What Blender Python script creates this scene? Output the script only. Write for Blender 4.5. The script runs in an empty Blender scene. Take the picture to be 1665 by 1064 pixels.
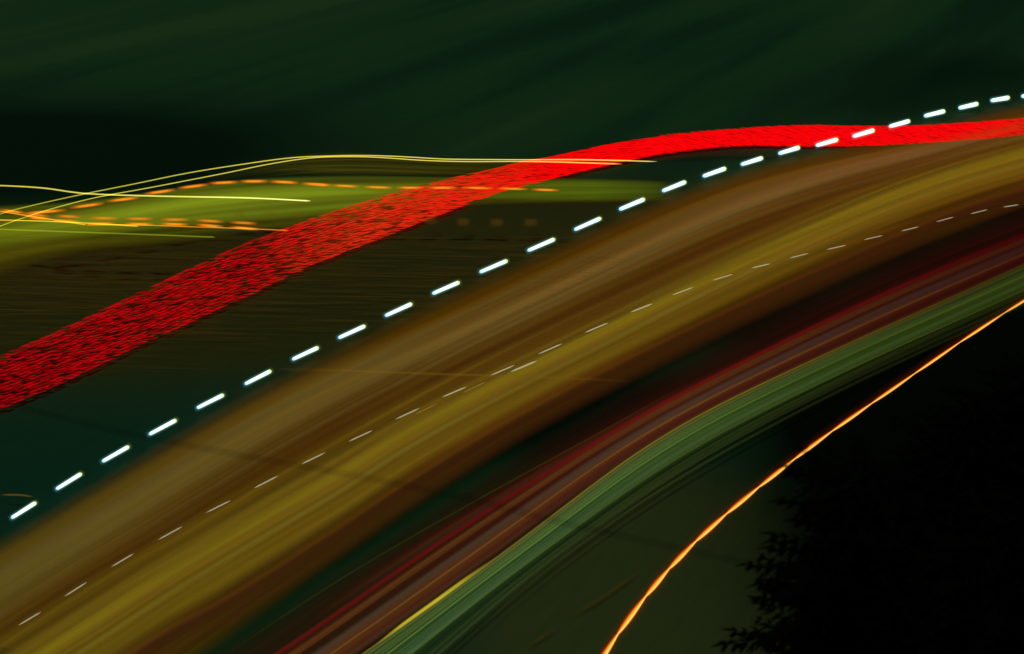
import bpy, math, random
from mathutils import Vector
random.seed(7)
S = bpy.context.scene

# ------------------------------------------------------------------ camera
F = 1619.0                                  # focal length in photograph pixels (1665 wide)
H, PITCH = 25.0, math.radians(30)
cam = bpy.data.cameras.new('camera'); cam.sensor_width = 36; cam.lens = F/1665*36
cam.clip_start = .1; cam.clip_end = 8000
co = bpy.data.objects.new('camera', cam); S.collection.objects.link(co)
co.location = (0, 0, H); co.rotation_euler = (math.radians(90)-PITCH, 0, 0)
S.camera = co
cam.dof.use_dof = True; cam.dof.focus_distance = 58; cam.dof.aperture_fstop = .58
# ------------------------------------------------------------------ night sky and added fill light
SUN_EL, SUN_AZ = math.radians(68), math.radians(-55)      # azimuth from +Y towards +X
W = bpy.data.worlds.new('World'); S.world = W; W.use_nodes = True
nt = W.node_tree; bg = nt.nodes['Background']
sky = nt.nodes.new('ShaderNodeTexSky'); sky.sky_type = 'NISHITA'; sky.sun_disc = False
sky.sun_elevation = SUN_EL; sky.sun_rotation = SUN_AZ
tint = nt.nodes.new('ShaderNodeMix'); tint.data_type = 'RGBA'; tint.blend_type = 'MULTIPLY'
tint.inputs[0].default_value = 1; tint.inputs[7].default_value = (.45, .9, .25, 1)
nt.links.new(sky.outputs[0], tint.inputs[6]); nt.links.new(tint.outputs[2], bg.inputs[0])
bg.inputs[1].default_value = .002
sl = bpy.data.lights.new('added_fill', 'SUN'); sl.energy = .68; sl.angle = math.radians(2); sl.color = (.42, 1, .55)  # green fill added for stray city light, lifts the dark ground
so = bpy.data.objects.new('added_fill', sl); S.collection.objects.link(so)
d = Vector((math.sin(SUN_AZ)*math.cos(SUN_EL), math.cos(SUN_AZ)*math.cos(SUN_EL), math.sin(SUN_EL)))
so.rotation_euler = d.to_track_quat('Z', 'Y').to_euler()
S.view_settings.view_transform = 'Standard'; S.view_settings.look = 'None'
S.view_settings.exposure = 0; S.view_settings.gamma = 1
S.cycles.transparent_max_bounces = 96
S.cycles.max_bounces = 6

# ------------------------------------------------------------------ helpers
def lin(c):
    return tuple(((x/255)/12.92 if x <= 10 else (((x/255)+.055)/1.055)**2.4) for x in c)
cp, sp_ = math.cos(PITCH), math.sin(PITCH)
def at(px, py, z=0.0):
    """the place in the scene, at height z, that a point of the photograph shows"""
    a, b = (px-832.5)/F, (532-py)/F
    dx, dy, dz = a, cp+b*sp_, -sp_+b*cp
    t = (z-H)/dz
    return Vector((dx*t, dy*t, z))
def m_per_px(p):
    return (Vector((0, cp, -sp_)).dot(p-Vector((0, 0, H))))/F
def mesh(name, V, Fc, mat, parent=None, uv=None, smooth=True):
    me = bpy.data.meshes.new(name); me.from_pydata(V, [], Fc); me.update()
    if uv:
        L = me.uv_layers.new(name='uv')
        for i, l in enumerate(me.loops): L.data[i].uv = uv[l.vertex_index]
    if smooth: me.polygons.foreach_set('use_smooth', [True]*len(me.polygons))
    me.materials.append(mat)
    o = bpy.data.objects.new(name, me); S.collection.objects.link(o); o.parent = parent
    return o
def tag(o, label, cat, group=None):
    o['label'] = label; o['category'] = cat
    if group: o['group'] = group
    return o
def thing(name, label, cat, loc=(0, 0, 0), group=None):
    o = bpy.data.objects.new(name, None); S.collection.objects.link(o); o.location = loc
    return tag(o, label, cat, group)
def smooth_curve(P, n):
    """Catmull-Rom through P (any dimension), n points evenly spaced by length"""
    P = [tuple(map(float, p)) for p in P]
    if len(P) == 2: P = [P[0], tuple((a+b)/2 for a, b in zip(*P)), P[1]]
    ext = [tuple(2*a-b for a, b in zip(P[0], P[1]))]+P+[tuple(2*a-b for a, b in zip(P[-1], P[-2]))]
    D = []
    for i in range(1, len(ext)-2):
        for k in range(24):
            t = k/24
            D.append(tuple(.5*((2*b)+(-a+c)*t+(2*a-5*b+4*c-e)*t*t+(-a+3*b-3*c+e)*t**3)
                           for a, b, c, e in zip(ext[i-1], ext[i], ext[i+1], ext[i+2])))
    D.append(P[-1])
    L = [0]
    for a, b in zip(D, D[1:]): L.append(L[-1]+math.hypot(a[0]-b[0], a[1]-b[1]))
    out, j = [], 0
    for i in range(n):
        t = L[-1]*i/(n-1)
        while j < len(L)-2 and L[j+1] < t: j += 1
        k = (t-L[j])/max(L[j+1]-L[j], 1e-9)
        out.append(tuple(a+(b-a)*k for a, b in zip(D[j], D[j+1])))
    return out
def relax(C, rounds):
    for _ in range(rounds):
        C = [C[0]]+[tuple((a+2*b+c)/4 for a, b, c in zip(C[i-1], C[i], C[i+1])) for i in range(1, len(C)-1)]+[C[-1]]
    return C
def between(A, B, t, n=90):
    A, B = smooth_curve(A, n), smooth_curve(B, n)
    return [tuple(a+(b-a)*t for a, b in zip(p, q)) for p, q in zip(A, B)]

# ------------------------------------------------------------------ materials
def node_mat(name):
    m = bpy.data.materials.new(name); m.use_nodes = True
    n = m.node_tree; n.nodes.clear()
    return m, n, n.nodes.new('ShaderNodeOutputMaterial')
def math_node(n, op, a, b=None, clamp=False):
    x = n.nodes.new('ShaderNodeMath'); x.operation = op; x.use_clamp = clamp
    for i, v in enumerate((a, b)):
        if v is None: continue
        if isinstance(v, (int, float)): x.inputs[i].default_value = v
        else: n.links.new(v, x.inputs[i])
    return x.outputs[0]
def ramp(n, fac, stops, interp='EASE'):
    r = n.nodes.new('ShaderNodeValToRGB'); r.color_ramp.interpolation = interp
    e = r.color_ramp.elements
    while len(e) < len(stops): e.new(.5)
    for el, (p, c) in zip(e, stops):
        el.position = p; el.color = (*c, 1) if len(c) == 3 else c
    n.links.new(fac, r.inputs[0]); return r.outputs[0]
def glow(name, along, across, streak=.35, freq=18, tintb=None, ends=(0, 0), gain=1.0, seed=0., along_freq=1.6):
    """light that hangs in the air: along = [(s, sRGB)], across = [(u, opacity)]"""
    m, n, out = node_mat(name)
    uv = n.nodes.new('ShaderNodeUVMap'); uv.uv_map = 'uv'
    sx = n.nodes.new('ShaderNodeSeparateXYZ'); n.links.new(uv.outputs[0], sx.inputs[0])
    s, u = sx.outputs[0], sx.outputs[1]
    col = ramp(n, s, [(p, lin(c)) for p, c in along], 'LINEAR')
    al = ramp(n, u, [(p, (a, a, a)) for p, a in across])
    cb = n.nodes.new('ShaderNodeCombineXYZ')
    n.links.new(math_node(n, 'MULTIPLY', s, along_freq), cb.inputs[0]); n.links.new(math_node(n, 'MULTIPLY', u, freq), cb.inputs[1])
    cb.inputs[2].default_value = seed
    nz = n.nodes.new('ShaderNodeTexNoise'); nz.inputs['Scale'].default_value = 1; nz.inputs['Detail'].default_value = 4
    nz.inputs['Roughness'].default_value = .6; n.links.new(cb.outputs[0], nz.inputs['Vector'])
    k = math_node(n, 'SUBTRACT', nz.outputs[0], .5)
    amp = math_node(n, 'ADD', math_node(n, 'MULTIPLY', k, streak*3.2), 1.0)
    if tintb:
        mx = n.nodes.new('ShaderNodeMix'); mx.data_type = 'RGBA'
        cb2 = n.nodes.new('ShaderNodeCombineXYZ')
        n.links.new(math_node(n, 'MULTIPLY', s, 1.1), cb2.inputs[0]); n.links.new(math_node(n, 'MULTIPLY', u, freq*.45), cb2.inputs[1])
        cb2.inputs[2].default_value = seed+9
        nz2 = n.nodes.new('ShaderNodeTexNoise'); nz2.inputs['Scale'].default_value = 1; nz2.inputs['Detail'].default_value = 2
        n.links.new(cb2.outputs[0], nz2.inputs['Vector'])
        f = math_node(n, 'MULTIPLY', math_node(n, 'SUBTRACT', nz2.outputs[0], .42), 4.5, True)
        n.links.new(f, mx.inputs[0]); n.links.new(col, mx.inputs[6]); mx.inputs[7].default_value = (*lin(tintb), 1)
        col = mx.outputs[2]
    if ends[0]: al = math_node(n, 'MULTIPLY', al, math_node(n, 'DIVIDE', s, ends[0], True))
    if ends[1]: al = math_node(n, 'MULTIPLY', al, math_node(n, 'DIVIDE', math_node(n, 'SUBTRACT', 1.0, s), ends[1], True))
    em = n.nodes.new('ShaderNodeEmission'); n.links.new(col, em.inputs[0])
    n.links.new(math_node(n, 'MULTIPLY', math_node(n, 'MAXIMUM', amp, .15), gain), em.inputs[1])
    tr = n.nodes.new('ShaderNodeBsdfTransparent'); mix = n.nodes.new('ShaderNodeMixShader')
    # two skins are looked through, so each holds half of the opacity
    one = math_node(n, 'SUBTRACT', 1.0, math_node(n, 'SQRT', math_node(n, 'SUBTRACT', 1.0, al, True)))
    n.links.new(one, mix.inputs[0]); n.links.new(tr.outputs[0], mix.inputs[1]); n.links.new(em.outputs[0], mix.inputs[2])
    n.links.new(mix.outputs[0], out.inputs[0])
    m.cycles.emission_sampling = 'NONE'
    return m
def light(name, c, gain=1.0, stops=None):
    m, n, out = node_mat(name)
    em = n.nodes.new('ShaderNodeEmission'); em.inputs[0].default_value = (*lin(c), 1); em.inputs[1].default_value = gain
    if stops:
        uv = n.nodes.new('ShaderNodeUVMap'); uv.uv_map = 'uv'
        sx = n.nodes.new('ShaderNodeSeparateXYZ'); n.links.new(uv.outputs[0], sx.inputs[0])
        n.links.new(ramp(n, sx.outputs[0], [(p, lin(k)) for p, k in stops], 'LINEAR'), em.inputs[0])
    # light adds to what is behind it and throws no shadow of its own (near and far skin each give half)
    em.inputs[1].default_value = gain*.5
    tr = n.nodes.new('ShaderNodeBsdfTransparent'); ad = n.nodes.new('ShaderNodeAddShader')
    n.links.new(em.outputs[0], ad.inputs[0]); n.links.new(tr.outputs[0], ad.inputs[1])
    n.links.new(ad.outputs[0], out.inputs[0]); m.cycles.emission_sampling = 'NONE'
    return m
SOFT = [(0, 0), (.28, .35), (.5, .95), (.72, .35), (1, 0)]
WIDE = [(0, 0), (.14, .5), (.28, .95), (.75, .95), (.88, .5), (1, 0)]

# ------------------------------------------------------------------ shapes of light
def ribbon(name, pts, width, mat, parent=None, z=.3, thick=.12, n=110, nu=14, edges=None, wmod=None):
    """a long lens-shaped streak; pts and width in photograph pixels; edges=(upper, lower) instead of pts"""
    if edges:
        A, B = relax(smooth_curve(edges[0], n), 6), relax(smooth_curve(edges[1], n), 6)
    else:
        C = relax(smooth_curve([p+((width if len(p) == 2 else p[2]),) if len(p) == 2 else p for p in pts], n), 2)
        A, B = [], []
        for i, c in enumerate(C):
            a, b = C[max(i-1, 0)], C[min(i+1, n-1)]
            tx, ty = b[0]-a[0], b[1]-a[1]; L = math.hypot(tx, ty) or 1
            w = c[2]/2*(wmod(i/(n-1)) if wmod else 1)
            A.append((c[0]+ty/L*w, c[1]-tx/L*w)); B.append((c[0]-ty/L*w, c[1]+tx/L*w))
    V, UV, Fc = [], [], []
    for side in (1, -1):
        for i in range(n):
            p, q = at(*A[i][:2], z), at(*B[i][:2], z)
            for k in range(nu+1):
                u = k/nu; v = p.lerp(q, u); v.z = z+side*thick/2*math.sin(math.pi*u)
                V.append(v); UV.append((i/(n-1), u))
    o0 = n*(nu+1)
    for i in range(n-1):
        for k in range(nu):
            a = i*(nu+1)+k; q = (a, a+1, a+nu+2, a+nu+1)
            Fc.append(q[::-1]); Fc.append(tuple(o0+j for j in q))
    return mesh(name, V, Fc, mat, parent, UV)
def tube(name, pts, rpx, mat, parent=None, z=1.0, n=80, sides=8, taper=.0, world=None, round_ends=False):
    C = world or [at(*c[:2], z) for c in relax(smooth_curve(pts, n), 1)]
    n = len(C); V, UV, Fc = [], [], []
    for i, c in enumerate(C):
        t = (C[min(i+1, n-1)]-C[max(i-1, 0)]).normalized()
        s = t.cross(Vector((0, 0, 1))).normalized(); w = s.cross(t)
        f = i/(n-1); r = rpx*m_per_px(c)
        if round_ends:
            e = min(f, 1-f)/taper; r *= math.sqrt(max(1-(1-min(e, 1))**2, 0)) if e < 1 else 1
        elif taper: r *= min(1, .15+min(f, 1-f)/taper)
        r = max(r, 1e-4)
        for k in range(sides):
            a = 2*math.pi*k/sides
            V.append(c+s*math.cos(a)*r+w*math.sin(a)*r); UV.append((f, k/sides))
    for i in range(n-1):
        for k in range(sides):
            a, b = i*sides+k, i*sides+(k+1) % sides
            Fc.append((a, b, b+sides, a+sides))
    Fc += [tuple(range(sides))[::-1], tuple(range((n-1)*sides, n*sides))]
    return mesh(name, V, Fc, mat, parent, UV)
ORD = ['first', 'second', 'third', 'fourth', 'fifth', 'sixth', 'seventh', 'eighth', 'ninth', 'tenth', 'eleventh', 'twelfth',
       'thirteenth', 'fourteenth', 'fifteenth', 'sixteenth', 'seventeenth', 'eighteenth', 'nineteenth', 'twentieth',
       'twenty-first', 'twenty-second', 'twenty-third', 'twenty-fourth', 'twenty-fifth', 'twenty-sixth']

def hairs(A, B, count, seed, palette, wr, ar, drift=.05, gain_end=None, z=.3, lo=0, hi=1):
    rnd = random.Random(seed); A_, B_ = smooth_curve(A, 60), smooth_curve(B, 60)
    for i in range(count):
        t0 = lo+(hi-lo)*(i+rnd.random())/count; t1 = t0+rnd.gauss(0, drift)
        P = [tuple(a+(b-a)*(t0+(t1-t0)*k/59) for a, b in zip(p, q)) for k, (p, q) in enumerate(zip(A_, B_))]
        k0 = rnd.choice((0, 0, 8, 20)); k1 = rnd.choice((60, 60, 50, 38)); c = rnd.choice(palette); e = gain_end(c) if gain_end else c
        f = lambda x: tuple(a+(b-a)*x for a, b in zip(c, e))
        rib('bright_filament', P[k0:k1], rnd.uniform(*wr), glow('hair', [(0, f(k0/60)), (1, f(k1/60))], [(0,0),(.5,rnd.uniform(*ar)),(1,0)], .4, 3,
            seed=seed+i*1.3, along_freq=3, ends=(.3 if k0 else 0, .3 if k1 < 60 else 0)), z=z+i*.002, thick=.03, n=80, nu=4)
# ------------------------------------------------------------------ curves traced on the road plane
cA = [(-150,985),(0,888),(100,828),(200,768),(300,708),(400,650),(500,600),(600,552),(700,503),(800,456),(900,411),(1000,366),(1100,322),(1200,284),(1300,256),(1400,234),(1500,214),(1600,188),(1700,166),(1800,148)]
cB = [(-150,1058),(0,961),(100,900),(200,838),(300,776),(400,716),(500,660),(600,612),(700,568),(801,524),(951,452),(1050,402),(1120,370),(1200,336),(1351,286),(1501,248),(1665,209),(1800,182)]
cD = [(0,1120),(159,1020),(281,940),(451,839),(560,776),(659,712),(797,638),(977,548),(1100,485),(1238,418),(1426,335),(1540,293),(1614,270),(1700,246),(1800,222)]
cE2 = [(235,1150),(350,1068),(465,984),(580,902),(710,814),(850,722),(1000,640),(1200,540),(1400,448),(1550,388),(1700,330),(1800,300)]
cG = [(300,1135),(420,1064),(500,1008),(659,897),(818,797),(977,700),(1123,618),(1296,532),(1440,461),(1560,412),(1700,358),(1800,325)]
cI = [(480,1140),(590,1064),(712,977),(818,900),(924,820),(1035,733),(1152,665),(1296,598),(1440,531),(1614,455),(1700,415),(1800,370)]
cK = [(620,1150),(722,1064),(832,962),(932,888),(1032,815),(1132,752),(1232,696),(1332,645),(1440,592),(1560,538),(1665,490),(1800,425)]
cO = [(935,1140),(980,1064),(1020,1005),(1072,938),(1113,893),(1163,848),(1216,806),(1272,761),(1332,714),(1396,670),(1465,624),(1535,573),(1608,524),(1665,488),(1760,430)]
cG, cI, cK = [relax(smooth_curve(c, 60), 22) for c in (cG, cI, cK)]
rU = [(-140,640),(0,578),(100,535),(200,487),(300,440),(400,395),(500,358),(600,325),(700,297),(800,275),(850,262),(900,254),(1000,233),(1100,219),(1200,210),(1300,204),(1400,205),(1500,204),(1600,198),(1700,190),(1800,178)]
rL = [(-140,735),(0,667),(100,625),(200,575),(300,530),(400,483),(500,435),(600,395),(700,355),(800,317),(850,303),(900,290),(1000,266),(1100,246),(1200,237),(1300,238),(1400,237),(1500,232),(1600,225),(1700,214),(1800,200)]

# ------------------------------------------------------------------ ground and road
def smoothstep(x): x = max(0, min(1, x)); return x*x*(3-2*x)
def ground_material(name, cols, scale=.05, grain=.3):
    m, n, out = node_mat(name)
    b = n.nodes.new('ShaderNodeBsdfPrincipled'); b.inputs['Roughness'].default_value = .95
    b.inputs['Specular IOR Level'].default_value = .1
    tc = n.nodes.new('ShaderNodeNewGeometry')
    mp = n.nodes.new('ShaderNodeMapping'); mp.inputs['Scale'].default_value = (.45, 1.3, 1); 
    a_, b_ = at(620,330), at(1250,40)
    mp.vector_type = 'TEXTURE' if name == 'turf' else 'POINT'
    mp.inputs['Rotation'].default_value = (0, 0, math.atan2((b_-a_).y, (b_-a_).x) if name == 'turf' else -.45)
    if name == 'turf': mp.inputs['Scale'].default_value = (4.2, .55, 1)
    n.links.new(tc.outputs['Position'], mp.inputs[0])
    nz = n.nodes.new('ShaderNodeTexNoise'); nz.inputs['Scale'].default_value = scale; nz.inputs['Detail'].default_value = 3
    n.links.new(mp.outputs[0], nz.inputs['Vector'])
    base = ramp(n, nz.outputs[0], cols, 'EASE')
    nz2 = n.nodes.new('ShaderNodeTexNoise'); nz2.inputs['Scale'].default_value = 2.2; nz2.inputs['Detail'].default_value = 5
    n.links.new(mp.outputs[0], nz2.inputs['Vector'])
    g = math_node(n, 'ADD', math_node(n, 'MULTIPLY', math_node(n, 'SUBTRACT', nz2.outputs[0], .5), grain), 1.0)
    mx = n.nodes.new('ShaderNodeVectorMath'); mx.operation = 'SCALE'; n.links.new(base, mx.inputs[0]); n.links.new(g, mx.inputs[3])
    col = mx.outputs[0]
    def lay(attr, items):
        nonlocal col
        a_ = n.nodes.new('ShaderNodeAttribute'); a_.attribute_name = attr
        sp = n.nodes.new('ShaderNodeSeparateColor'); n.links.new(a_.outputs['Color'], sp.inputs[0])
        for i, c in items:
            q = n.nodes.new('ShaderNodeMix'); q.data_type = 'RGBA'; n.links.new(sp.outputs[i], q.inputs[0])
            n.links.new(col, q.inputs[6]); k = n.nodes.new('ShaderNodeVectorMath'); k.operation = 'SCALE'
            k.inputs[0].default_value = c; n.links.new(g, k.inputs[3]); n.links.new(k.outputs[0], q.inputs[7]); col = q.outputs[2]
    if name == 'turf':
        lay('paving', ((0, (.020, .064, .052)), (1, (.150, .092, .044))))      # asphalt, gravel with a pool of light painted in
        lay('cover', ((0, (.115, .058, .020)), (2, (.008, .018, .014)), (1, (.003, .003, .002))))   # dry soil, then light falloff and unlit woodland floor painted dark
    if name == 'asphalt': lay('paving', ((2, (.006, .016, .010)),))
    n.links.new(col, b.inputs['Base Color']); n.links.new(b.outputs[0], out.inputs[0])
    return m
turf = ground_material('turf', [(.34, (.024, .050, .036)), (.5, (.056, .084, .048)), (.66, (.092, .112, .054))], .035)
asphalt = ground_material('asphalt', [(.3, (.024, .052, .028)), (.7, (.042, .068, .040))], .05, .2)
shoulder = ground_material('gravel_shoulder_mix', [(.3, (.06, .062, .030)), (.7, (.095, .075, .034))], .05, .35)
# turf sheet: fine near the camera, coarse to the horizon; cover = dry soil, painted darkness and light falloff, worn asphalt and gravel with painted light
xs = [-4000, -1500, -500, -250]+[-150+i*1.5 for i in range(201)]+[250, 500, 1500, 4000]
ys = [-400, -100, -20]+[i*1.25 for i in range(121)]+[180, 250, 400, 900, 2500, 6000]
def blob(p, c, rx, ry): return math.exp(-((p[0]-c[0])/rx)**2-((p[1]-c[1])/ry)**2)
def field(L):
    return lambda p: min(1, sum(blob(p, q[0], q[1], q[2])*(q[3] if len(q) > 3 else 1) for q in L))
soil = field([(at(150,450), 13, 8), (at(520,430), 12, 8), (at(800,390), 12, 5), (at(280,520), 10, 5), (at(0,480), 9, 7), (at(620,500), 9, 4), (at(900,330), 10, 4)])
unlit_floor = field([(at(1600,760), 9, 9), (at(1540,930), 5, 6), (at(1665,560), 9, 9), (at(1500,660), 6, 6), (at(1500,1050), 4, 4), (at(1450,800), 2.6, 3)])  # ground that no light reaches, painted near-black
dim_turf = field([(at(70,255), 20, 9), (at(1430,172), 8, 6, .4), (at(1540,135), 10, 8, .5), (at(-110,235), 22, 11), (at(1660,110), 10, 7, .5)])  # falloff of light painted as dark patches on the turf
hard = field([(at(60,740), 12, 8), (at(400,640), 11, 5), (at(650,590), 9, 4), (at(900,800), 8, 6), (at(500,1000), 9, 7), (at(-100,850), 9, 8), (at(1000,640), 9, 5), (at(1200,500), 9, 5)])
lit_gravel = field([(at(1230,900), 2.6, 3), (at(1240,1010), 2.4, 3), (at(1040,980), 4.2, 5), (at(1120,860), 3.6, 4), (at(1180,1000), 3.2, 4), (at(930,1060), 4, 4)])  # olive pool of local light painted into the shoulder colour
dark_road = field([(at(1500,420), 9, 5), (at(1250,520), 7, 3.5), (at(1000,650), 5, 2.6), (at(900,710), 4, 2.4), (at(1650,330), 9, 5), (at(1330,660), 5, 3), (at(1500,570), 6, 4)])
V, Fc = [], []
for y in ys:
    for x in xs: V.append((x, y, 0))
nx = len(xs)
for j in range(len(ys)-1):
    for i in range(nx-1):
        a = j*nx+i; Fc.append((a, a+1, a+nx+1, a+nx))
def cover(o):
    for nm, fs in (('cover', (soil, unlit_floor, dim_turf)), ('paving', (hard, lit_gravel, dark_road))):
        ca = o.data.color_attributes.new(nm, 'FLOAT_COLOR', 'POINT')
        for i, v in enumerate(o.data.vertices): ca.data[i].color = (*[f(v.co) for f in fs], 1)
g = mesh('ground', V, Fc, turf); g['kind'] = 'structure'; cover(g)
def sheet(name, U, L, z, mat, n=90, nu=10):
    A, B = relax(smooth_curve(U, n), 8), relax(smooth_curve(L, n), 8)
    V, Fc = [], []
    for p, q in zip(A, B):
        p, q = at(*p, z), at(*q, z)
        V += [p.lerp(q, k/nu) for k in range(nu+1)]
    for i in range(n-1):
        for k in range(nu):
            a = i*(nu+1)+k; Fc.append((a, a+1, a+nu+2, a+nu+1)[::-1])
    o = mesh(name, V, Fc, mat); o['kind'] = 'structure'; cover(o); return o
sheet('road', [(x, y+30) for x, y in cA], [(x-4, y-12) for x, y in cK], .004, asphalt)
# a thin black cable hangs across the view a few metres in front of the camera, far out of focus
rubber = ground_material('rubber', [(.3, (.004, .005, .004)), (.7, (.007, .008, .007))], .5, .2)
P = relax(smooth_curve([(-900,400),(-400,545),(-60,636),(40,664),(200,704),(400,742),(600,778),(780,815),(952,860),(1182,908),(1500,985),(1900,1085),(2500,1240)], 90), 6)
C_ = [at(x, y, 21) for x, y in P]; V, Fc = [], []
for i, c in enumerate(C_):
    t_ = (C_[min(i+1, 89)]-C_[max(i-1, 0)]).normalized(); a_ = t_.cross(Vector((0, 0, 1))).normalized(); b_ = a_.cross(t_)
    V += [c+a_*math.cos(k*math.pi/4)*.0040+b_*math.sin(k*math.pi/4)*.0040 for k in range(8)]
for i in range(89):
    for k in range(8): a, b = i*8+k, i*8+(k+1) % 8; Fc.append((a, b, b+8, a+8))
tag(mesh('overhead_cable', V, Fc, rubber), 'faint blurred dark cable crossing diagonally in front of the road bands', 'cable')

# ------------------------------------------------------------------ wide amber trail
t = thing('light_trail', 'broad amber and gold light trail sweeping along the middle of the road', 'light trail', at(832, 600, 0))
def child(o, p): o.parent = p; o.matrix_parent_inverse = p.matrix_basis.inverted(); return o
def rib(name, pts, w, mat, **k): return child(ribbon(name, pts, w, mat, None, **k), t)
cC = [(-120,1095),(0,1022),(200,900),(400,775),(600,662),(700,618),(820,566),(989,487),(1060,452),(1200,383),(1351,318),(1501,274),(1665,232),(1800,205)]
cM = [(60,1180),(150,1118),(276,1035),(371,985),(560,866),(659,799),(818,703),(977,618),(1100,558),(1250,487),(1426,408),(1550,352),(1665,315),(1800,275)]
rib('outer_glow', None, 0, glow('amber_brown', [(0,(84,64,4)),(.35,(82,54,2)),(.7,(90,54,2)),(1,(98,54,8))],
    [(0,0),(.06,.3),(.15,.85),(.5,.97),(.74,.9),(.87,.6),(1,0)], .24, 34, (66,38,6), seed=1), edges=(cA, cE2), z=.04, thick=.05, nu=24)
rib('upper_fringe', [(x, y+26) for x, y in cA], 74, glow('fringe', [(0,(88,66,2)),(.5,(98,62,0)),(1,(114,64,8))], [(0,0),(.3,.25),(.5,.6),(.72,.3),(1,0)], .3, 14, seed=2), z=.09, thick=.04)
rib('dark_streak', [(x, y, max(54, 120-x*.04)) for x, y in cC], 0, glow('dark_gap', [(0,(66,44,8)),(.3,(60,34,8)),(.6,(58,28,8)),(1,(86,40,8))], [(0,0),(.28,.4),(.5,.85),(.72,.4),(1,0)], .3, 12, seed=6), z=.225, thick=.04)
rib('lower_fringe', [(x, y, max(52, 84-x*.02)) for x, y in cM], 0, glow('maroon', [(0,(58,34,14)),(.5,(56,27,10)),(1,(60,24,8))], [(0,0),(.3,.6),(.5,.96),(.7,.6),(1,0)], .3, 14, (50,32,6), seed=5), z=.245, thick=.04)
rib('tan_streak', [(x, y, max(40, 138-x*.064)) for x, y in cB], 0, glow('tan', [(0,(90,82,30)),(.4,(106,86,34)),(.7,(118,84,40)),(.85,(130,82,46)),(1,(110,60,20))],
    [(0,0),(.22,.3),(.42,.85),(.62,.85),(.8,.3),(1,0)], .24, 18, (96,78,34), seed=3), z=.17, thick=.05)
rib('gold_streak', [(x, y, max(88, 180-x*.062)) for x, y in cD], 0, glow('gold', [(0,(106,92,18)),(.35,(112,90,20)),(.65,(120,92,20)),(1,(134,98,18))],
    [(0,0),(.2,.4),(.34,.9),(.48,.92),(.62,.62),(.78,.62),(.88,.25),(1,0)], .22, 22, (88,74,16), seed=4), z=.20, thick=.05)
hairs(cA, cM, 40, 77, [(60,32,6),(112,84,20),(120,98,20),(84,56,8),(96,72,14),(50,26,8),(104,58,12),(96,86,40)], (8, 30), (.08, .26), .03, z=.235, lo=.12)
for dy, w, c, a in ((-14,26,(134,116,18),.65),(26,16,(118,104,30),.4),(8,9,(132,88,20),.35),(-40,12,(108,80,14),.3)):
    rib('bright_filament', [(x, y+dy*max(.4, 1-x/2400)) for x, y in cD], w, glow('gold_line', [(0,c),(1,c)], [(0,0),(.5,a),(1,0)], .35, 5, seed=dy), z=.23, thick=.03, nu=6)

# ------------------------------------------------------------------ red carriageway trails
t = thing('light_trail', 'bundle of dim red, tan and brown light streaks above the green trail', 'light trail', at(1000, 740, 0))
rib('outer_glow', None, 0, glow('dim_red', [(0,(50,26,12)),(.5,(56,20,10)),(1,(46,8,6))], [(0,0),(.12,.2),(.35,.7),(.85,.85),(1,.3)], .5, 24, (30,24,8), seed=11),
    edges=(cG, cI), z=.2, thick=.2, nu=20)
dim = lambda c: (c[0]*.6, c[1]*.22, c[2]*.4)
rib('lower_fringe', None, 0, glow('red_haze', [(0,(44,26,10)),(.5,(40,16,8)),(1,(50,8,6))], [(0,0),(.3,.3),(.55,.55),(.8,.3),(1,0)], .4, 20, seed=15), edges=([(x-10, y-44) for x, y in cG], [(x+12, y+30) for x, y in cG]), z=.14, thick=.04)
hairs(cG, cI, 34, 101, [(92,14,12),(76,12,10),(110,16,16),(96,58,24),(70,40,18),(58,18,10),(80,60,40),(40,22,10),(30,24,10),(112,74,30)], (7, 24), (.2, .55), .05, dim, .26)
for i, (f, w, c, a) in enumerate(((.2,12,(112,16,18),.55),(.34,14,(104,62,24),.5),(.58,20,(84,66,48),.5),(.70,5,(126,84,34),.5),(.82,12,(70,22,12),.6))):
    rib('bright_filament', between(cG, cI, f), w, glow('red_line', [(0,c),(.5,c),(1,dim(c))], [(0,0),(.5,a),(1,0)], .4, 3, seed=i*1.7, along_freq=3), z=.34+i*.01, thick=.03, nu=6)

# ------------------------------------------------------------------ green trail
t = thing('light_trail', 'green light trail with yellow hairlines running below the red streaks', 'light trail', at(1000, 800, 0))
rib('outer_glow', None, 0, glow('green', [(0,(54,84,42)),(.3,(54,86,46)),(.5,(50,82,36)),(.7,(46,66,12)),(1,(50,58,10))],
    [(0,.05),(.12,.5),(.3,.8),(.5,.6),(.75,.22),(1,0)], .8, 18, (36,54,26), seed=21), edges=(cI, cK), z=.25, thick=.2, nu=20)
olive = lambda c: (c[0]*.62, c[1]*.55, c[2]*.2)
hairs(cI, cK, 30, 211, [(70,116,60),(84,124,76),(58,92,50),(96,112,48),(40,70,34),(78,92,66),(46,72,26),(104,134,60),(92,128,64)], (3, 14), (.25, .7), .08, olive, .3, 0, .6)
hairs(cI, cK, 14, 223, [(56,70,36),(64,78,44),(50,60,28),(60,74,30)], (3, 10), (.15, .4), .08, olive, .36, .5, 1.12)
for i, (f, w, c, a) in enumerate(((0.0,4,(140,112,32),.7),(.07,5,(112,112,40),.45),(.3,4,(120,130,44),.55))):
    rib('bright_filament', between(cI, cK, f), w, glow('green_line', [(0,c),(.45,c),(.8,(c[0]*.7, c[1]*.6, c[2]*.3)),(1,(c[0]*.5, c[1]*.5, 6))], [(0,0),(.5,a),(1,0)], .5, 3, seed=i*2.3, along_freq=4, ends=((.04, 0) if i else (.05, .35))), z=.42+i*.01, thick=.03, nu=6)
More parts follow.
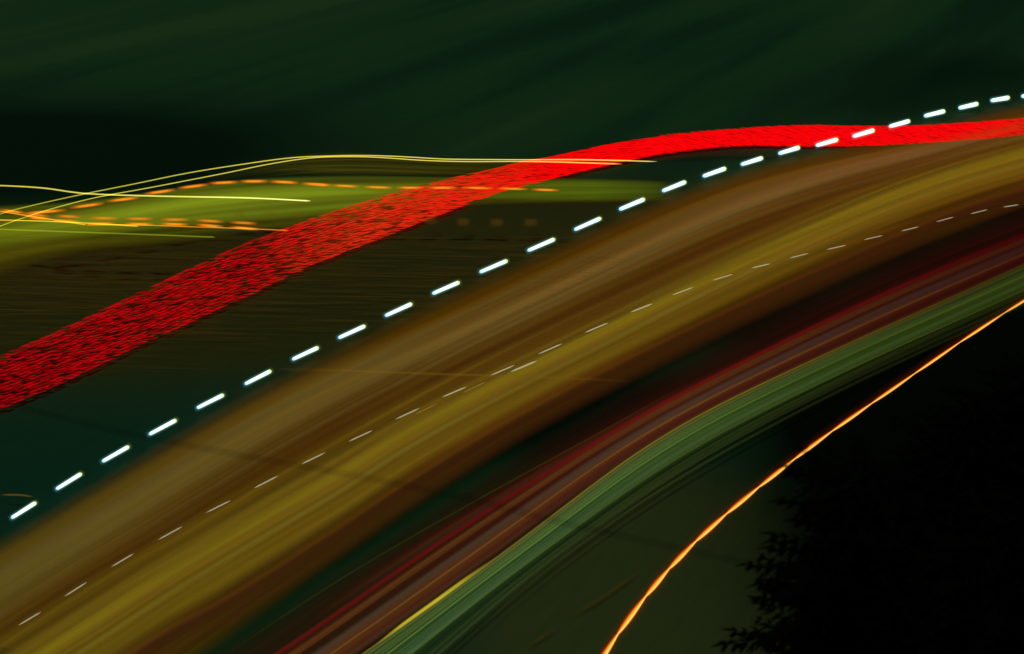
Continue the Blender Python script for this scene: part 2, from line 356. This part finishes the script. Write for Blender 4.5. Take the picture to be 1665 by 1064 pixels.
rib('bright_core', [(612,1048,5),(660,1012,8),(712,975,9),(760,940,8),(808,906,4)], 0, glow('bright_yellow', [(0,(190,170,40)),(.5,(205,185,44)),(1,(150,140,40))], [(0,0),(.5,.95),(1,0)], .5, 5, ends=(.2,.3), seed=31), z=.65, thick=.04, nu=6)

# faint streaks on and beside the road
def faint(P, w, c, a, label, z=.5, st=.4, thick=.05, ends=(.25,.25)):
    o = ribbon('light_streak', P, w, glow('faint', [(0,c),(1,c)], [(0,0),(.5,a),(1,0)], st, 3, ends=ends, seed=w+P[0][0]), z=z, thick=thick, nu=6)
    return tag(o, label, 'light streak')
faint([(440,600),(560,603),(700,608),(860,613),(1030,620)], 6, (116,84,14), .4, 'thin faint amber streak lying level across the gold trail', 1.1)
faint([(0,805),(30,805),(56,808)], 3, (130,90,14), .7, 'tiny amber streak beside the lowest thick white dash', .4)
faint([(350,1075),(560,938),(760,822),(960,712),(1120,622)], 3, (58,66,12), .45, 'hair-thin olive streak in the dark gap between gold and red trails', .3)
faint([(925,1005),(980,972),(1045,925)], 14, (54,42,8), .38, 'faint brown streak on the dark shoulder, longer of the two', .1)
faint([(855,1052),(880,1038),(908,1020)], 12, (52,42,8), .35, 'short faint brown streak on the dark shoulder near the bottom edge', .1)
faint([(1040,262),(1120,252),(1230,250),(1290,258)], 14, (64,6,6), .35, 'dull red smear just under the bright red ribbon', .3)

# ------------------------------------------------------------------ orange line
t = thing('light_trail', 'glowing orange wavy line along the edge of the dark conifers', 'light trail', at(1216, 806, 0))
nodes = [-.02,.045,.118,.187,.24,.297,.358,.42,.487,.556,.628,.705,.785,.865,.93,1.02]
def bead(f):
    for a, b in zip(nodes, nodes[1:]):
        if a <= f <= b:
            x = (f-a)/(b-a); return .36+.64*math.sin(math.pi*x**.85)**.9
    return .4
cO = relax(smooth_curve(cO, 70), 40)
Ow = [(x, y, 13-6.5*min(max((x-980)/500, 0), 1)) for x, y in cO]
m = glow('orange_hot', [(0,(255,120,20)),(1,(255,120,20))], [(0,0),(.5,0),(1,0)], 0)
def hot():
    m, n, out = node_mat('orange_hot')
    uv = n.nodes.new('ShaderNodeUVMap'); uv.uv_map = 'uv'
    sx = n.nodes.new('ShaderNodeSeparateXYZ'); n.links.new(uv.outputs[0], sx.inputs[0])
    col = ramp(n, sx.outputs[1], [(0, lin((120,20,0))), (.25, lin((190,60,0))), (.4, lin((255,120,10))), (.56, lin((255,178,40))), (.76, lin((255,232,120))), (.88, lin((230,110,16))), (1, lin((40,4,0)))], 'LINEAR')
    al = ramp(n, sx.outputs[1], [(0, (0,0,0)), (.22, (.35,.35,.35)), (.42, (.97,.97,.97)), (.86, (1,1,1)), (1, (.1,.1,.1))])
    em = n.nodes.new('ShaderNodeEmission'); n.links.new(col, em.inputs[0]); em.inputs[1].default_value = 1.15
    tr = n.nodes.new('ShaderNodeBsdfTransparent'); mix = n.nodes.new('ShaderNodeMixShader')
    n.links.new(al, mix.inputs[0]); n.links.new(tr.outputs[0], mix.inputs[1]); n.links.new(em.outputs[0], mix.inputs[2]); n.links.new(mix.outputs[0], out.inputs[0])
    m.cycles.emission_sampling = 'NONE'; return m
rib('bright_core', Ow, 0, hot(), z=.05, thick=.02, n=420, nu=12, wmod=bead)
rib('outer_glow', [(x-2, y-3, 20) for x, y in cO], 0, glow('ember', [(0,(120,40,0)),(1,(110,34,0))], [(0,0),(.35,.06),(.5,.2),(.65,.04),(1,0)], .1, 2), z=.03, thick=.02, n=200)

# ------------------------------------------------------------------ red ribbon of flecks
t = thing('light_trail', 'wide bright red ribbon of overlapping light flecks', 'light trail', at(700, 330, 0))
rib('ribbon_glow', None, 0, glow('red_body', [(0,(46,3,2)),(.3,(54,8,2)),(.4,(116,34,6)),(.48,(120,26,6)),(.56,(150,2,4)),(.7,(215,2,6)),(1,(190,8,8))],
    [(0,0),(.12,.35),(.25,.75),(.75,.75),(.88,.35),(1,0)], .5, 24, seed=41, along_freq=50), edges=(rU, rL), z=.19, thick=.02, n=200, nu=14)
N = 600; A, B = relax(smooth_curve(rU, N), 6), relax(smooth_curve(rL, N), 6)
AL = [0]
for i in range(1, N): AL.append(AL[-1]+math.hypot(A[i][0]-A[i-1][0], A[i][1]-A[i-1][1]))
def flecks(name, mat, pick, seed, wmul, lmul, rows=17):
    """rows of short strokes woven along the ribbon, every row a little out of step with the one above"""
    rnd = random.Random(seed); V, Fc, UV = [], [], []
    for row in range(rows):
        d_, i = rnd.random()*4+row*4.1 % 11, 0
        while d_ < AL[-1]:
            while i < N-1 and AL[i] < d_: i += 1
            f = i/(N-1); d_ += (11 if f < .55 else 8)*rnd.uniform(.93, 1.07)
            if rnd.random() > pick(f): continue
            u = min(max((row+.5+rnd.gauss(0, .13))/rows, 0), 1)
            x = A[i][0]+(B[i][0]-A[i][0])*u; y = A[i][1]+(B[i][1]-A[i][1])*u
            j = min(i+4, N-1); k = max(i-4, 0); slope = math.atan2(A[j][1]-A[k][1], A[j][0]-A[k][0])
            ang = (slope*.5 if x < 1080 else .2)+rnd.gauss(0, .02)
            L = rnd.uniform(9.5, 12.5)*(1 if x < 1150 else .85)*lmul; w = rnd.uniform(.8, 1.1)*wmul*(1 if f < .5 else .8)
            dx, dy = math.cos(ang), math.sin(ang); z = .205+rnd.random()*.03
            P = [at(x-dx*L, y-dy*L, z), at(x+dx*L*.2-dy*w, y+dy*L*.2+dx*w, z), at(x+dx*L, y+dy*L, z), at(x+dx*L*.2+dy*w, y+dy*L*.2-dx*w, z)]
            c = (P[1]+P[3])/2; b = len(V)
            V += P+[c+Vector((0, 0, .006)), c-Vector((0, 0, .006))]; UV += [(f, .5)]*6
            for q in range(4): Fc.append((b+q, b+(q+1) % 4, b+4)); Fc.append((b+(q+1) % 4, b+q, b+5))
    o = child(mesh(name, V, Fc, mat, None, UV, smooth=False), t); o['kind'] = 'stuff'
def fleck_light(name, stops, a):
    m = glow(name, stops, [(0,a),(1,a)], 0, 1); return m
flecks('red_fleck', fleck_light('red_mid', [(0,(138,0,10)),(.3,(162,4,10)),(.4,(205,40,12)),(.48,(225,34,10)),(.55,(245,2,6)),(1,(245,4,8))], .85), lambda f: .84 if f < .5 else .96, 2, 1.25, 1)
flecks('dark_fleck', fleck_light('red_dark', [(0,(40,4,2)),(.4,(90,26,6)),(.52,(90,6,4)),(.6,(150,0,4)),(1,(140,0,4))], .8), lambda f: .22, 9, .9, .9)
flecks('bright_fleck', fleck_light('red_hot', [(0,(192,0,14)),(.3,(212,2,16)),(.4,(236,46,20)),(.48,(246,34,14)),(.55,(255,4,8)),(1,(255,8,14))], .95), lambda f: .62 if f < .5 else .9, 3, 1.05, .85)

# ------------------------------------------------------------------ dashes
def dash(name, p, q, r, mat, z, label, cat, group, taper=.16, n=15):
    a, b = at(*p, z), at(*q, z); L = (b-a).length; r0 = r*m_per_px((a+b)/2)
    ctr = (a+b)/2; tp = min(.45, r0/L*1.15)
    W_ = [a.lerp(b, .5-.5*math.cos(math.pi*i/(n-1)))-ctr for i in range(n)]
    V, UV, Fc = [], [], []; sides = 10
    t_ = (b-a).normalized(); s = t_.cross(Vector((0, 0, 1))).normalized(); w = s.cross(t_)
    for i, c in enumerate(W_):
        f = (c-W_[0]).length/L; e = min(f, 1-f)/tp
        rr = r0*(math.sqrt(max(1-(1-e)**2, 0)) if e < 1 else 1)*(.86+.22*f) if not cat.startswith('thin') else r0*min(1, .12+min(f, 1-f)*5)
        rr = max(rr, 1e-4)
        for k in range(sides):
            g_ = 2*math.pi*k/sides; V.append(c+s*math.cos(g_)*rr+w*math.sin(g_)*rr); UV.append((f, k/sides))
    for i in range(n-1):
        for k in range(sides):
            c0, c1 = i*sides+k, i*sides+(k+1) % sides; Fc.append((c0, c1, c1+sides, c0+sides))
    Fc += [tuple(range(sides))[::-1], tuple(range((n-1)*sides, n*sides))]
    o = mesh(name, V, Fc, mat, None, UV); o.location = ctr
    if not cat.startswith('thin'):
        dx, dy = (q[0]-p[0])*.1, (q[1]-p[1])*.1
        h = ribbon('halo', [(p[0]-dx, p[1]-dy), ((p[0]+q[0])/2, (p[1]+q[1])/2), (q[0]+dx, q[1]+dy)], 14, halo_mat, None, z=z-.05, thick=.04, n=24, nu=10)
        h.parent = o; h.matrix_parent_inverse = o.matrix_basis.inverted()
    return tag(o, label, cat, group)
halo_mat = glow('halo', [(0,(90,170,175)),(.3,(110,190,180)),(.8,(110,190,160)),(1,(150,150,40))], [(0,0),(.3,.22),(.5,.6),(.7,.22),(1,0)], 0, 1, ends=(.14,.14))
white = light('white_hot', (255,255,255), 1.3, [(0,(130,175,245)),(.06,(195,228,250)),(.14,(232,250,248)),(.85,(236,255,250)),(.93,(215,245,200)),(1,(170,185,60))])
WD = [(18,843,59,817),(91,796,133,770),(166,751,210,726),(242,707,287,683),(320,664,364,642),(398,625,441,603),(475,585,518,565),(550,550,594,530),
 (626,514,670,494),(703,478,747,459),(780,443,825,424),(858,408,902,389),(934,374,977,355),(1007,341,1048,324),(1077,311,1115,296),(1143,287,1180,274),
 (1205,268,1240,257),(1266,250,1300,240),(1327,237,1362,227),(1387,222,1421,212),(1446,206,1479,197),(1503,189,1536,181),(1559,176,1590,169),(1611,164,1641,159),(1661,157,1690,153)]
for i, (a, b, c, d_) in enumerate(WD):
    dash('white_light_dash', (a, b), (c, d_), 3.2 if i < 13 else 3.4, white, .8,
         f'thick white light dash, {ORD[i]} in the dashed arc counted from the lower left', 'light dash', 'thick white dashes of light along the upper road edge')
thin = light('pale_thin', (190,190,160), .55)
thin2 = light('pale_dim', (150,130,50), .35)
TD = [(30,1017,67,995),(105,970,141,947),(181,922,218,900),(257,878,297,856),(335,834,375,814),(413,794,452,774),(490,755,529,736),(567,718,606,700),
 (643,682,682,664),(719,646,759,629),(797,611,837,594),(875,576,914,559),(951,541,989,525),(1025,508,1061,494),(1093,480,1128,467),(1159,456,1192,446),
 (1222,436,1253,429),(1284,420,1315,412),(1344,406,1376,399),(1405,390,1436,383),(1465,376,1494,369),(1522,361,1551,353),(1578,348,1606,341),(1631,337,1657,333)]
for i, (a, b, c, d_) in enumerate(TD):
    dash('thin_light_dash', (a, b), (c, d_), 1.05 if i < 14 else .8, thin, .75, f'thin pale light dash over the gold trail, {ORD[i]} from the lower left', 'thin light dash', 'thin pale dashes of light over the gold trail')
for i, (a, b, c, d_) in enumerate([(830,605,873,587),(752,639,790,621),(675,674,710,657)]):
    dash('thin_light_dash', (a, b), (c, d_), (1.2, .9, .6)[i], (thin, thin2, thin2)[i], .75,
         ('brightest of the three short offset pale dashes just below the thin dashed line', 'dim yellowish dash, middle of the three just below the thin dashed line',
          'dimmest of the three short dashes just below the thin dashed line')[i], 'thin light dash', 'offset pale dashes below the thin dashed line')

# ------------------------------------------------------------------ far verge: green glow, yellow lines, orange dashes
t = thing('light_trail', 'wide glowing stand-in for yellow-green lamplit grass behind the red ribbon over the far verge', 'light trail', at(400, 340, 0))  # lamplight on distant grass, shaped as glowing ribbons
gU = [(-120,338),(0,332),(120,326),(230,312),(330,298),(430,288),(560,284),(700,286),(850,288),(1000,290),(1110,294)]
gL = [(-120,470),(0,430),(120,408),(240,394),(360,384),(470,376),(580,362),(700,340),(850,334),(1000,332),(1110,330)]
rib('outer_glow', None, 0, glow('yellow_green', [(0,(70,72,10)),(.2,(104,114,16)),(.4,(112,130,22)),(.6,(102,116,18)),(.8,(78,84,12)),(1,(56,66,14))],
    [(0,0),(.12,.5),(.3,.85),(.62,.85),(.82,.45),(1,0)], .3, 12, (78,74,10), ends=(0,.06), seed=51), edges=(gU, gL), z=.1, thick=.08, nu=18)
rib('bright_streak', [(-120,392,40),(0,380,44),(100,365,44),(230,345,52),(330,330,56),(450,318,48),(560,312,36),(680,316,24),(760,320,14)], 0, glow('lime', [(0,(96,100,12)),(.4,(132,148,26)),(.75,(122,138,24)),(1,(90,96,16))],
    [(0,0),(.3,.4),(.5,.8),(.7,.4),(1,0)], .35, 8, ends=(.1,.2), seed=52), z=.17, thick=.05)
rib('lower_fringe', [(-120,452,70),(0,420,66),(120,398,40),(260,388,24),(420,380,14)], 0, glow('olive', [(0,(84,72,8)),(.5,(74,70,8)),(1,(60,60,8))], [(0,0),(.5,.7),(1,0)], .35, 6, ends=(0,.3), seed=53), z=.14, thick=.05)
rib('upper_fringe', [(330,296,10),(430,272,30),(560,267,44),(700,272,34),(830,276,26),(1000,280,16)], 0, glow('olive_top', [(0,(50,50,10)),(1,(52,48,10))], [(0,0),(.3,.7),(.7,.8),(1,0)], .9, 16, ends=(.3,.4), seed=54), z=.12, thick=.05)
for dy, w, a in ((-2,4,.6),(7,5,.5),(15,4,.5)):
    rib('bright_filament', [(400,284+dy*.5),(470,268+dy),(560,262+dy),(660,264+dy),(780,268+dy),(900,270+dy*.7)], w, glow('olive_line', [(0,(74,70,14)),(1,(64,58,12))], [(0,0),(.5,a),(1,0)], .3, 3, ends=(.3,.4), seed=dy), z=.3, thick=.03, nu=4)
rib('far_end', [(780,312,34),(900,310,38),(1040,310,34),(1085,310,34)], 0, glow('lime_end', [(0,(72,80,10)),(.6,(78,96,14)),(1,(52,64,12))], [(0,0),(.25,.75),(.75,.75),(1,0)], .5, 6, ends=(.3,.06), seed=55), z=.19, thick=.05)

def line(P, r, c, gain, label, z=4.0, stops=None):
    o = tube('light_line', P, r*.85, light('line_light', c, gain, stops), z=z, taper=.01)
    return tag(o, label, 'light line')
Y = (226,214,84)   # pale sodium yellow
line([(-60,372),(0,348),(67,331),(135,316),(220,299),(303,282),(390,268),(471,257),(530,254),(575,253),(632,254),(690,257),(726,259),(838,260),(951,260),(1068,263)], 1.0, Y, 1,
     'long thin yellow light line, the upper and longer of the close pair', stops=[(0,(150,150,40)),(.2,(190,184,50)),(.5,(224,210,80)),(1,(240,226,100))])
line([(-60,395),(0,368),(67,345),(120,330),(168,319),(235,307),(303,294),(370,281),(438,267),(505,257),(560,255),(613,256),(688,261),(763,263),(876,263),(1011,267)], 1.0, Y, 1,
     'long thin yellow light line, the lower and shorter of the close pair', stops=[(0,(150,150,40)),(.2,(196,190,50)),(.5,(220,206,80)),(1,(250,216,90))])
line([(-60,301),(0,302),(70,306),(140,315),(250,319),(400,322),(505,327)], 1.35, (240,232,120), 1.05, 'bright yellow light line crossing over the close pair at the far left', z=4.5,
     stops=[(0,(200,180,50)),(.6,(236,230,110)),(1,(250,250,150))])
line([(-60,357),(0,358),(101,361),(225,368)], 1.1, (230,180,40), 1, 'short golden light line just above the dim green one', z=3.5)
line([(-60,370),(0,373),(135,378),(250,382),(350,386)], 1.4, (104,122,22), .85, 'dim green light line, lowest of the lines at the left edge', z=3.5)
line([(140,366),(225,366),(310,369),(400,372),(468,375)], .9, (226,130,20), 1, 'thin orange light line running through the lowest orange dashes', z=3.3)
line([(-60,338),(0,344),(50,352),(90,358),(140,366)], 1.0, (240,150,30), 1, 'short orange light line falling across the left edge of the glow', z=3.3)
orange = [glow('orange_dash', [(0,(214,100,10)),(.5,(255,146,30)),(1,(236,120,16))], [(0,0),(.3,.3),(.42,.95),(.58,.95),(.7,.3),(1,0)], .1, 3, ends=(.3,.3), gain=g) for g in (1.25, .9, .5)]
def odash(p, q, w, k, label, group, z=3.0):
    c = at((p[0]+q[0])/2, (p[1]+q[1])/2, z)
    return tag(ribbon('orange_light_dash', [p, ((p[0]+q[0])/2, (p[1]+q[1])/2), q], w, orange[k], z=z, thick=.06, n=14, nu=8), label, 'light dash', group)
def z1(x, y): return (x/2.971, 200+y/2.971)
def z2(x, y): return (500+x/2.66, 200+y/2.66)
UP = [(z1(110,440), z1(320,420)), (z1(340,412), z1(500,388)), (z1(520,380), z1(670,360)), (z1(700,345), z1(845,322)), (z1(860,317), z1(1005,297)), (z1(1010,293), z1(1150,285)),
      (z1(1160,283), z1(1290,282)), (z1(1305,283), z1(1440,290)), (z1(1455,292), z1(1600,303)), (z2(30,265), z2(85,270)), (z2(105,270), z2(220,276)), (z2(245,277), z2(365,281)), (z2(385,280), z2(500,281)),
      (z2(520,281), z2(645,281)), (z2(670,280), z2(800,283)), (z2(820,283), z2(950,287)), (z2(970,288), z2(1085,292))]
for i, (p, q) in enumerate(UP):
    odash((p[0]-3, p[1]), (q[0]+3, q[1]), 7 if i < 9 else 5.2, 0, f'orange light dash in the long upper arched row, {ORD[i]} from the left edge', 'orange dashes in the upper arched row')
R1 = [(110,440,240,452),(270,450,390,455),(430,460,570,462),(600,463,740,464),(775,467,910,468),(945,470,1080,478),(1110,480,1240,487)]
for i, (a, b, c, e) in enumerate(R1):
    p, q = z1(a, b), z1(c, e); odash((p[0]-2, p[1]), (q[0]+2, q[1]), 7, 1, f'orange light dash, {ORD[i]} from the left in the upper of two short rows', 'orange dashes in the upper short row')
R2 = [(0,420,120,436),(130,455,240,466),(250,470,390,480),(420,487,560,487),(600,488,740,490),(770,488,910,492),(945,492,1080,502),(1110,503,1250,515)]
for i, (a, b, c, e) in enumerate(R2):
    p, q = z1(a, b), z1(c, e); odash((p[0]-2, p[1]), (q[0]+2, q[1]), 6.5, 0, f'orange light dash, {ORD[i]} from the left in the lower of two short rows', 'orange dashes in the lower short row')
blobm = glow('faint_patch', [(0,(104,74,12)),(1,(98,68,12))], [(0,0),(.3,.2),(.5,.3),(.7,.2),(1,0)], .1, 3, ends=(.3,.3))
for i, (x, y) in enumerate([(388,350),(437,350),(486,350),(530,352),(572,356),(620,358),(700,358),(753,361),(808,362),(863,362)]):
    tag(ribbon('light_patch', [(x-13, y), (x, y), (x+13, y)], 17, blobm, z=.9, thick=.06, n=10, nu=8), f'faint square amber light patch, {ORD[i]} from the left in the row under the glow', 'light patch', 'faint amber patches under the green glow')
# fine amber hairs over the dry verge: nobody could count them
rnd = random.Random(5)
hair = glow('amber_hair', [(0,(58,42,8)),(.5,(70,50,8)),(1,(58,42,8))], [(0,0),(.5,.2),(1,0)], 0, 1, ends=(.3,.3))
V, UV, Fc = [], [], []
for _ in range(1500):
    x, y = rnd.uniform(-60, 1000), rnd.gauss(455, 75)
    if y < 385 or y > 600-.22*x+60 : continue
    L, sl_ = rnd.uniform(30, 120), rnd.uniform(-.01, .05); w = rnd.uniform(.5, 1.1); z = .12+rnd.random()*.15
    for side in (1, -1):
        b = len(V)
        for s in range(7):
            f = s/6; cx, cy = x+(f-.5)*L*2, y+(f-.5)*L*2*sl_
            p, q = at(cx, cy-w, z), at(cx, cy+w, z); m_ = (p+q)/2; m_.z += side*.01
            V += [p, m_, q]; UV += [(f, 0), (f, .5), (f, 1)]
        for s in range(6):
            for k in range(2):
                a = b+s*3+k; qd = (a, a+1, a+4, a+3); Fc.append(qd[::-1] if side == 1 else qd)
o = mesh('light_haze', V, Fc, hair, None, UV); o['kind'] = 'stuff'; o['label'] = 'fine amber hairs of light over the dry verge'; o['category'] = 'light haze'

# ------------------------------------------------------------------ conifers
def plain(name, c, rough=.9):
    m, n, out = node_mat(name); b = n.nodes.new('ShaderNodeBsdfPrincipled'); b.inputs['Roughness'].default_value = rough
    b.inputs['Specular IOR Level'].default_value = .05
    nz = n.nodes.new('ShaderNodeTexNoise'); nz.inputs['Scale'].default_value = 1.3
    n.links.new(ramp(n, nz.outputs[0], [(.3, tuple(x*.6 for x in c)), (.7, tuple(x*1.3 for x in c))], 'LINEAR'), b.inputs['Base Color'])
    n.links.new(b.outputs[0], out.inputs[0]); return m
needle, bark = plain('needles', (.006, .003, .002)), plain('bark', (.02, .012, .008))
def conifer(apx, apy, h, rbase, label, seed):
    rnd = random.Random(seed)
    p = at(apx, apy, h); base = Vector((p.x, p.y, 0))
    t = thing('conifer_tree', label, 'tree', base, 'dark conifers beside the road')
    V, Fc = [], []
    sd = 8
    for i in range(7):
        f = i/6; r = .26*(1-f)**.8*h/14+.015
        for k in range(sd): a = 2*math.pi*k/sd; V.append((math.cos(a)*r, math.sin(a)*r, f*h*.98))
    for i in range(6):
        for k in range(sd): a, b = i*sd+k, i*sd+(k+1) % sd; Fc.append((a, b, b+sd, a+sd))
    mesh('trunk', V, Fc, bark, t)
    V, Fc = [], []
    def leafy(P, D, L, w):     # a drooping spray: a small diamond blade
        s = D.cross(Vector((0, 0, 1))).normalized(); b = len(V)
        droop = Vector((0, 0, -L*rnd.uniform(.15, .9)))
        V.extend([P, P+D*L*.45+s*w+droop*.3, P+D*L+droop, P+D*L*.45-s*w+droop*.3]); Fc.append((b, b+1, b+2, b+3))
    z = h*.1
    while z < h*.985:
        f = 1-z/h
        R = rbase*(f**.36)*rnd.uniform(.66, 1.1)
        nb = int(8+9*f)
        for k in range(nb):
            a = 2*math.pi*(k+rnd.random()*.8)/nb; Rb = R*rnd.uniform(.7, 1.08); z0 = z+rnd.uniform(-.2, .2)
            D = Vector((math.cos(a), math.sin(a), 0)); steps = max(3, int(Rb/.13))
            for j in range(steps):
                g_ = (j+1)/steps; c = D*Rb*g_+Vector((0, 0, z0-.28*Rb*g_+.14*Rb*g_*g_))
                sw = .55*(1-g_)*Rb*.5+.10
                for sgn in (1, -1):
                    for q in range(5):
                        D2 = (D+D.cross(Vector((0, 0, 1)))*sgn*rnd.uniform(.4, 1.5)).normalized()
                        leafy(c, D2, sw*rnd.uniform(.3, .8)+.07, rnd.uniform(.012, .028))
                if rnd.random() < .7: leafy(c, Vector((D.x, D.y, 0)), .26, .03)
        z += rnd.uniform(.38, .62)*(.55+.6*f)
    mesh('crown', V, Fc, needle, t, smooth=False)
conifer(1418, 696, 18.0, 2.6, 'nearest dark conifer whose tiered left side stands out against the olive shoulder', 1)
conifer(1590, 640, 12.5, 3.6, 'dark conifer standing just behind and right of the tiered one', 2)
conifer(1700, 580, 13.0, 3.8, 'dark conifer at the right edge of the view', 3)
conifer(1660, 800, 15.0, 3.6, 'closest black conifer in the lower right corner', 4)
